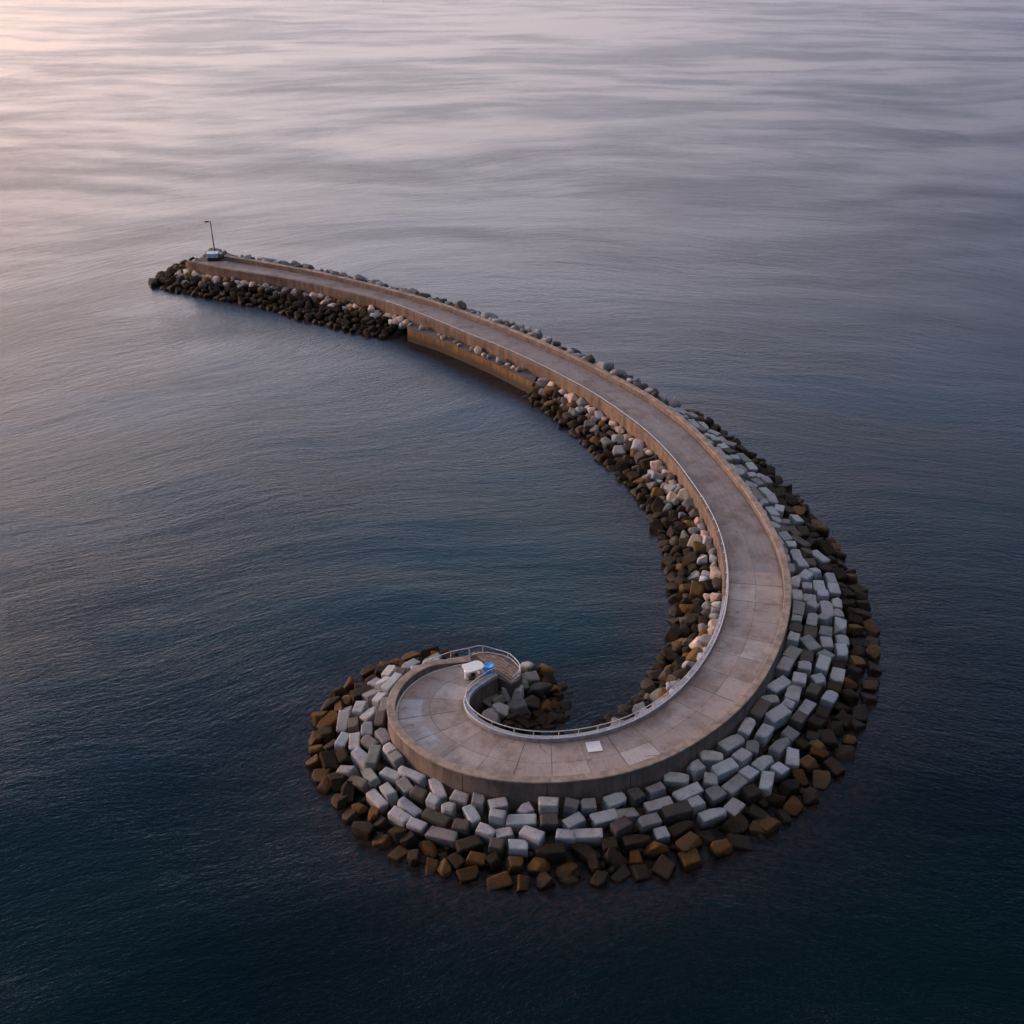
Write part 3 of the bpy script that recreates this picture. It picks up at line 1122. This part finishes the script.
# the many small ones of the far arm
V, Fc, TC = [], [], []
for d in rest:
    vv = rock_verts(900 + d['seed'], d['kind'], CSD6)
    mt = Matrix.LocRotScale(Vector(d['loc']), d['rot'] if hasattr(d['rot'], 'to_matrix') else Matrix.Identity(3).to_euler(), Vector(d['scale']))
    if not hasattr(d['rot'], 'to_matrix'):
        from mathutils import Euler
        mt = Matrix.LocRotScale(Vector(d['loc']), Euler(d['rot']), Vector(d['scale']))
    A = np.array(mt)
    b0 = len(V)
    V.extend((vv @ A[:3, :3].T + A[:3, 3]).tolist())
    Fc.extend([[a + b0 for a in f] for f in CSF6])
    TC.extend([d['tone']] * len(vv))
if V:
    me = mesh_from('rubble', V, Fc, smooth=True)
    ca = me.color_attributes.new('tone', 'FLOAT_COLOR', 'POINT')
    ca.data.foreach_set('color', np.c_[np.array(TC), np.ones(len(TC))].ravel())
    o = link('rubble', me, M['rubble'])
    tag(o, 'small stones massed along the far arm and wedged between the larger blocks', 'rubble', None, 'stuff')

# ------------------------------------------------------------------ landing
land = thing('landing_stage', 'low concrete landing with an orange brown algae stained front below the inner wall', 'landing')
lp = [up(u, v, 1.7)[:2] for u, v in ((408, 329.5), (440, 340), (470, 352.5), (500, 366), (533, 383))]
lp = catmull(lp, .5)
back = [per[int(round(x))] - pN[int(round(x))] * .1 for x in np.linspace(sLandA - 1, sLandB + 1, len(lp))]
V, Fc, UV = [], [], []
s = arclen(lp)
for i in range(len(lp)):
    b_, f_ = back[i], lp[i]
    n_ = (f_ - b_) / np.linalg.norm(f_ - b_)
    for k, (p, z) in enumerate(((b_, 1.7), (f_, 1.7), (f_, 1.45), (f_, 1.2))):
        V.append((p[0], p[1], z))
ns = len(lp)
for i in range(ns - 1):
    for k in range(3):
        a = i * 4 + k
        Fc.append((a, a + 4, a + 5, a + 1))
Fc.append((0, 1, 2, 3))
Fc.append(tuple(reversed(range((ns - 1) * 4, ns * 4))))
me = mesh_from('slab', V, Fc)
link('slab', me, M['ledge'], land)
outw = np.array([(lp[min(i + 1, ns - 1)] - lp[max(i - 1, 0)]) for i in range(ns)])
outw /= np.linalg.norm(outw, axis=1)[:, None]
on = np.stack([outw[:, 1], -outw[:, 0]], 1)
if np.dot(on[ns // 2], lp[ns // 2] - np.array(back[ns // 2])) < 0:
    on = -on
strip('front_wall', [(-.5, 1.66), (.08, 1.68), (.12, 1.62), (.16, .6), (.25, -1.5), (-.5, -1.5)], lp, on, M['algae'], land)

# ------------------------------------------------------------------ lamp post and cabinet at the far end
q = up(214.3, 259.3, Z_DECK)
lamp = thing('lamp_post', 'thin grey lamp post with a single arm at the far end of the walkway', 'lamp post', tuple(q + np.array([0, .9, 0])))
bm = bmesh.new()
box(bm, (0, 0, .06), (.6, .6, .12), .02)
cyl(bm, (0, 0, .1), (0, 0, .45), .16, .13)
bm_obj('base', bm, M['pole'], lamp)
bm = bmesh.new()
cyl(bm, (0, 0, .4), (-.12, 0, 6.0), .12, .085, 12)
bm_obj('pole', bm, M['pole'], lamp, True)
bm = bmesh.new()
cyl(bm, (-.12, 0, 5.9), (-.62, 0, 5.96), .05, .045, 8)
bm_obj('arm', bm, M['pole'], lamp, True)
bm = bmesh.new()
vs = box(bm, (-.72, 0, 5.96), (.66, .40, .24), .06)
bm_obj('lamp_head', bm, M['pole'], lamp)
bm = bmesh.new()
cyl(bm, (-.12, 0, 6.0), (-.12, 0, 6.4), .03, .02, 6)
bm_obj('aerial', bm, M['white'], lamp)

q = up(214.5, 261.2, Z_DECK)
cab = thing('equipment_cabinet', 'low white and pale blue cabinet on a dark plinth beneath the lamp post', 'cabinet', tuple(q), R(4))
bm = bmesh.new()
box(bm, (0, .8, .25), (2.3, 1.3, .5), .04)
bm_obj('plinth', bm, M['dark'], cab)
bm = bmesh.new()
box(bm, (-.28, .8, .83), (1.75, 1.42, .62), .06)
bm_obj('body', bm, M['white'], cab)
bm = bmesh.new()
box(bm, (-.28, .8, 1.17), (1.86, 1.54, .09), .03)
bm_obj('lid', bm, M['blue_pale'], cab)
bm = bmesh.new()
box(bm, (.9, .85, .78), (.58, 1.15, .54), .05)
bm_obj('side_box', bm, M['pole'], cab)
for dx in (-.65, .1):
    bm = bmesh.new()
    box(bm, (dx, .075, .83), (.62, .02, .4), .006)
    bm_obj('door', bm, M['blue_pale'], cab)

# ------------------------------------------------------------------ table, basket, barrel and panel on the head
q = up(473.6, 666.5, Z_DECK + .9)
q[2] = Z_DECK
tab = thing('table', 'white topped table with a rounded end standing by the blue barrel', 'table', tuple(q), R(28))
bm = bmesh.new()
pts = []
for sx, sy, rad in ((1, 1, .42), (-1, 1, .14), (-1, -1, .2), (1, -1, .46)):
    cx, cy = sx * (.84 - rad), sy * (.62 - rad)
    a0 = {(1, 1): 0, (-1, 1): 90, (-1, -1): 180, (1, -1): 270}[(sx, sy)]
    for k in range(9):
        a = R(a0 + k * 90 / 8)
        pts.append((cx + rad * math.cos(a), cy + rad * math.sin(a)))
b_ = [bm.verts.new((x, y, .80)) for x, y in pts]
t_ = [bm.verts.new((x, y, .95)) for x, y in pts]
bm.faces.new(b_)
tf = bm.faces.new(t_)
for i in range(len(pts)):
    j = (i + 1) % len(pts)
    bm.faces.new((b_[i], b_[j], t_[j], t_[i]))
bmesh.ops.bevel(bm, geom=list(tf.edges), offset=.035, segments=2, affect='EDGES')
bm_obj('table_top', bm, M['white'], tab)
bm = bmesh.new()
lathe(bm, [(.30, 0), (.32, .03), (.29, .08), (.27, .7), (.31, .797)], 24, (-.62, -.10, 0))
bm_obj('leg', bm, M['white'], tab, True)
bm = bmesh.new()
box(bm, (.5, .05, .4), (.12, .5, .79), .02)
bm_obj('leg', bm, M['white'], tab)

q = up(471.5, 678, Z_DECK)
bas = thing('basket', 'small brown basket on the ground under the front of the white table', 'basket', tuple(q))
bm = bmesh.new()
lathe(bm, [(.26, 0), (.30, .02), (.37, .34), (.40, .36), (.38, .39), (.34, .37), (.28, .06)], 22)
bm_obj('bowl', bm, M['brown'], bas, True)
bm = bmesh.new()
tube(bm, [(.37 * math.cos(R(a)), 0, .36 + .26 * math.sin(R(a))) for a in range(0, 181, 12)], .022)
bm_obj('handle', bm, M['brown'], bas, True)

q = up(489, 674.5, Z_DECK)
bar = thing('barrel', 'bright blue plastic barrel standing beside the white table', 'barrel', tuple(q))
bm = bmesh.new()
lathe(bm, [(.36, 0), (.40, .03), (.43, .25), (.44, .30), (.43, .35), (.44, .60), (.45, .65), (.44, .70), (.41, .90), (.37, .95)], 30)
bm_obj('body', bm, M['blue'], bar, True)
bm = bmesh.new()
lathe(bm, [(.40, .93), (.41, .95), (.41, .99), (.36, 1.0), (.35, .975), (.05, .97)], 30)
bm_obj('lid', bm, M['blue'], bar, True)

q = up(594, 747, Z_DECK)
bm = bmesh.new()
box(bm, (0, 0, .04), (1.15, 1.15, .07), .02)
pan = bm_obj('white_panel', bm, M['white'])
pan.location = tuple(q)
pan.rotation_euler = (0, 0, R(10))
tag(pan, 'flat white square panel lying on the deck against the kerb railing', 'panel')

# ------------------------------------------------------------------ sea
gx = [-9000, -4000, -1500, -600, -300, -150] + list(np.arange(-84, 85, 1.5)) + [150, 300, 600, 1500, 4000, 9000]
gy = [-3000, -1000, -300, -50, 10] + list(np.arange(38, 216, 1.5)) + [260, 350, 500, 900, 1800, 4000, 15000]
XX, YY = np.meshgrid(gx, gy)
Pw = np.stack([XX.ravel(), YY.ravel()], 1)
line = np.vstack([per[i:i + 1] + pN[i:i + 1] * width[i] for i in range(0, len(per), 3)] + [np.array([up(u, v, 0)[:2]]) for u, v in ((570, 690), (568, 705), (560, 722))])
dist = np.full(len(Pw), 1e3)
for k in range(0, len(Pw), 2000):
    dist[k:k + 2000] = np.sqrt(((Pw[k:k + 2000, None, :] - line[None]) ** 2).sum(2)).min(1)
wob = np.sin(Pw[:, 0] * .9 + Pw[:, 1] * .35) * .5 + np.sin(Pw[:, 1] * .8 - Pw[:, 0] * .5) * .5
shoal = np.exp(-np.maximum(0, dist + wob * .8 - 1.2) / 3.2)
shoal[dist > 40] = 0
lc = up(530, 560, 0)[:2]
lagoon = np.exp(-(((Pw[:, 0] - lc[0]) / 19) ** 2 + ((Pw[:, 1] - lc[1]) / 24) ** 2)) * np.clip(dist / 6, 0, 1)
nx_ = len(gx)
Fc = [(j * nx_ + i, j * nx_ + i + 1, (j + 1) * nx_ + i + 1, (j + 1) * nx_ + i) for j in range(len(gy) - 1) for i in range(nx_ - 1)]
me = mesh_from('sea', np.c_[Pw, np.zeros(len(Pw))], Fc)
ca = me.color_attributes.new('shoal', 'FLOAT_COLOR', 'POINT')
ca.data.foreach_set('color', np.c_[shoal, lagoon, np.zeros(len(Pw)), np.ones(len(Pw))].ravel())
sea = link('sea', me, M['sea'])
tag(sea, 'dark rippled sea brightening to a pink grey glow far off', None, None, 'structure')

# ------------------------------------------------------------------ light
world = bpy.data.worlds.new('World')
S.world = world
world.use_nodes = True
t = NT(world.node_tree)
bg = world.node_tree.nodes['Background']
sky = t.n('ShaderNodeTexSky', sky_type='NISHITA', sun_disc=False)
sky.sun_elevation = SUN_EL
sky.sun_rotation = SUN_AZ
sky.air_density, sky.dust_density, sky.ozone_density = 1.0, 2.0, 1.5
dirn = t.n('ShaderNodeTexCoord').outputs['Generated']
sp = t.n('ShaderNodeSeparateXYZ', ins={0: dirn})
dz = sp.outputs[2]
sdot = t.n('ShaderNodeVectorMath', operation='DOT_PRODUCT')
t.set(sdot.inputs[0], dirn)
sdot.inputs[1].default_value = (math.sin(R(-62)), math.cos(R(-62)), 0)
side = t.smooth(sdot.outputs['Value'], -.25, 1.0)


def profile(stops):
    """sky colour by height above the horizon (sine of the elevation)"""
    nd = t.n('ShaderNodeValToRGB')
    t.set(nd.inputs[0], t.math('MAXIMUM', dz, 0.0))
    el = nd.color_ramp.elements
    while len(el) < len(stops):
        el.new(.5)
    for e, (p, c) in zip(el, stops):
        e.position = p
        e.color = (c[0] / 1.5, c[1] / 1.5, c[2] / 1.5, 1)
    return t.mix(1.0, nd.outputs[0], (45.0, 45.0, 45.0), 'MULTIPLY')


warm = profile([(0, (.46, .39, .385)), (.12, (.49, .42, .41)), (.23, (1.50, 1.22, 1.12)), (.30, (1.22, 1.10, 1.15)), (.38, (.47, .62, .96)), (.48, (.19, .34, .58)), (.66, (.05, .115, .18)), (.85, (.008, .028, .052))])
cool = profile([(0, (.11, .12, .20)), (.15, (.11, .125, .20)), (.28, (.105, .145, .25)), (.45, (.055, .115, .21)), (.55, (.026, .065, .125)), (.70, (.006, .022, .042)), (.85, (.003, .008, .015))])
veil = t.mix(side, cool, warm)
back = t.smooth(sp.outputs[1], -.35, .35, .45, 1.0)      # sky behind dimmed to keep camera-facing block faces dark
veil = t.mix(1.0, veil, t.n('ShaderNodeCombineXYZ', ins={0: back, 1: back, 2: back}).outputs[0], 'MULTIPLY')
glow = t.math('MULTIPLY', t.smooth(sdot.outputs['Value'], .55, .95), t.math('SUBTRACT', 1.0, t.smooth(dz, .30, .55)))
veil = t.mix(glow, veil, t.mix(1.0, veil, (1.50, 1.26, 1.06), 'MULTIPLY'))      # where the sun is about to show
overhead_fill = t.smooth(dz, .93, .985)
veil = t.mix(overhead_fill, veil, (39.0, 32.5, 31.5))          # unseen bright patch overhead, added to light deck and block tops
cl = t.noise(t.mapping(dirn, (1.2, 1.2, 4.5)), 1.7, 5, .55)
veil = t.mix(t.smooth(cl, .38, .68, 0, .5), veil, t.mix(1.0, veil, (.62, .60, .66), 'MULTIPLY'))
t.set(bg.inputs['Color'], t.mix(.92, sky.outputs[0], veil))
bg.inputs['Strength'].default_value = .1

sun_d = bpy.data.lights.new('sun', 'SUN')
sun_d.energy = 2.2
sun_d.angle = R(14)
sun_d.color = (1.0, .57, .36)
sun = bpy.data.objects.new('sun', sun_d)
COL.objects.link(sun)
sdir = Vector((math.sin(SUN_AZ) * math.cos(SUN_EL), math.cos(SUN_AZ) * math.cos(SUN_EL), math.sin(SUN_EL)))
sun.rotation_euler = (-sdir).to_track_quat('-Z', 'Y').to_euler()

vs_ = S.view_settings
S.display_settings.display_device = 'sRGB'
vs_.view_transform = 'Standard'
vs_.look = 'None'
vs_.exposure, vs_.gamma = 0.12, 1.0
S.cycles.max_bounces = 6
print('rocks', len(rocks), 'cast', len(cast), 'loose', len(loose), 'labels', len({d['label'] for d in solo}), 'longest', max(len(d['label'].split()) for d in solo))
print('deck length', uD[-1], 'stations', len(per), iC0, iTip, sHead, sLandA, sLandB, 'width', width.min(), width.max())
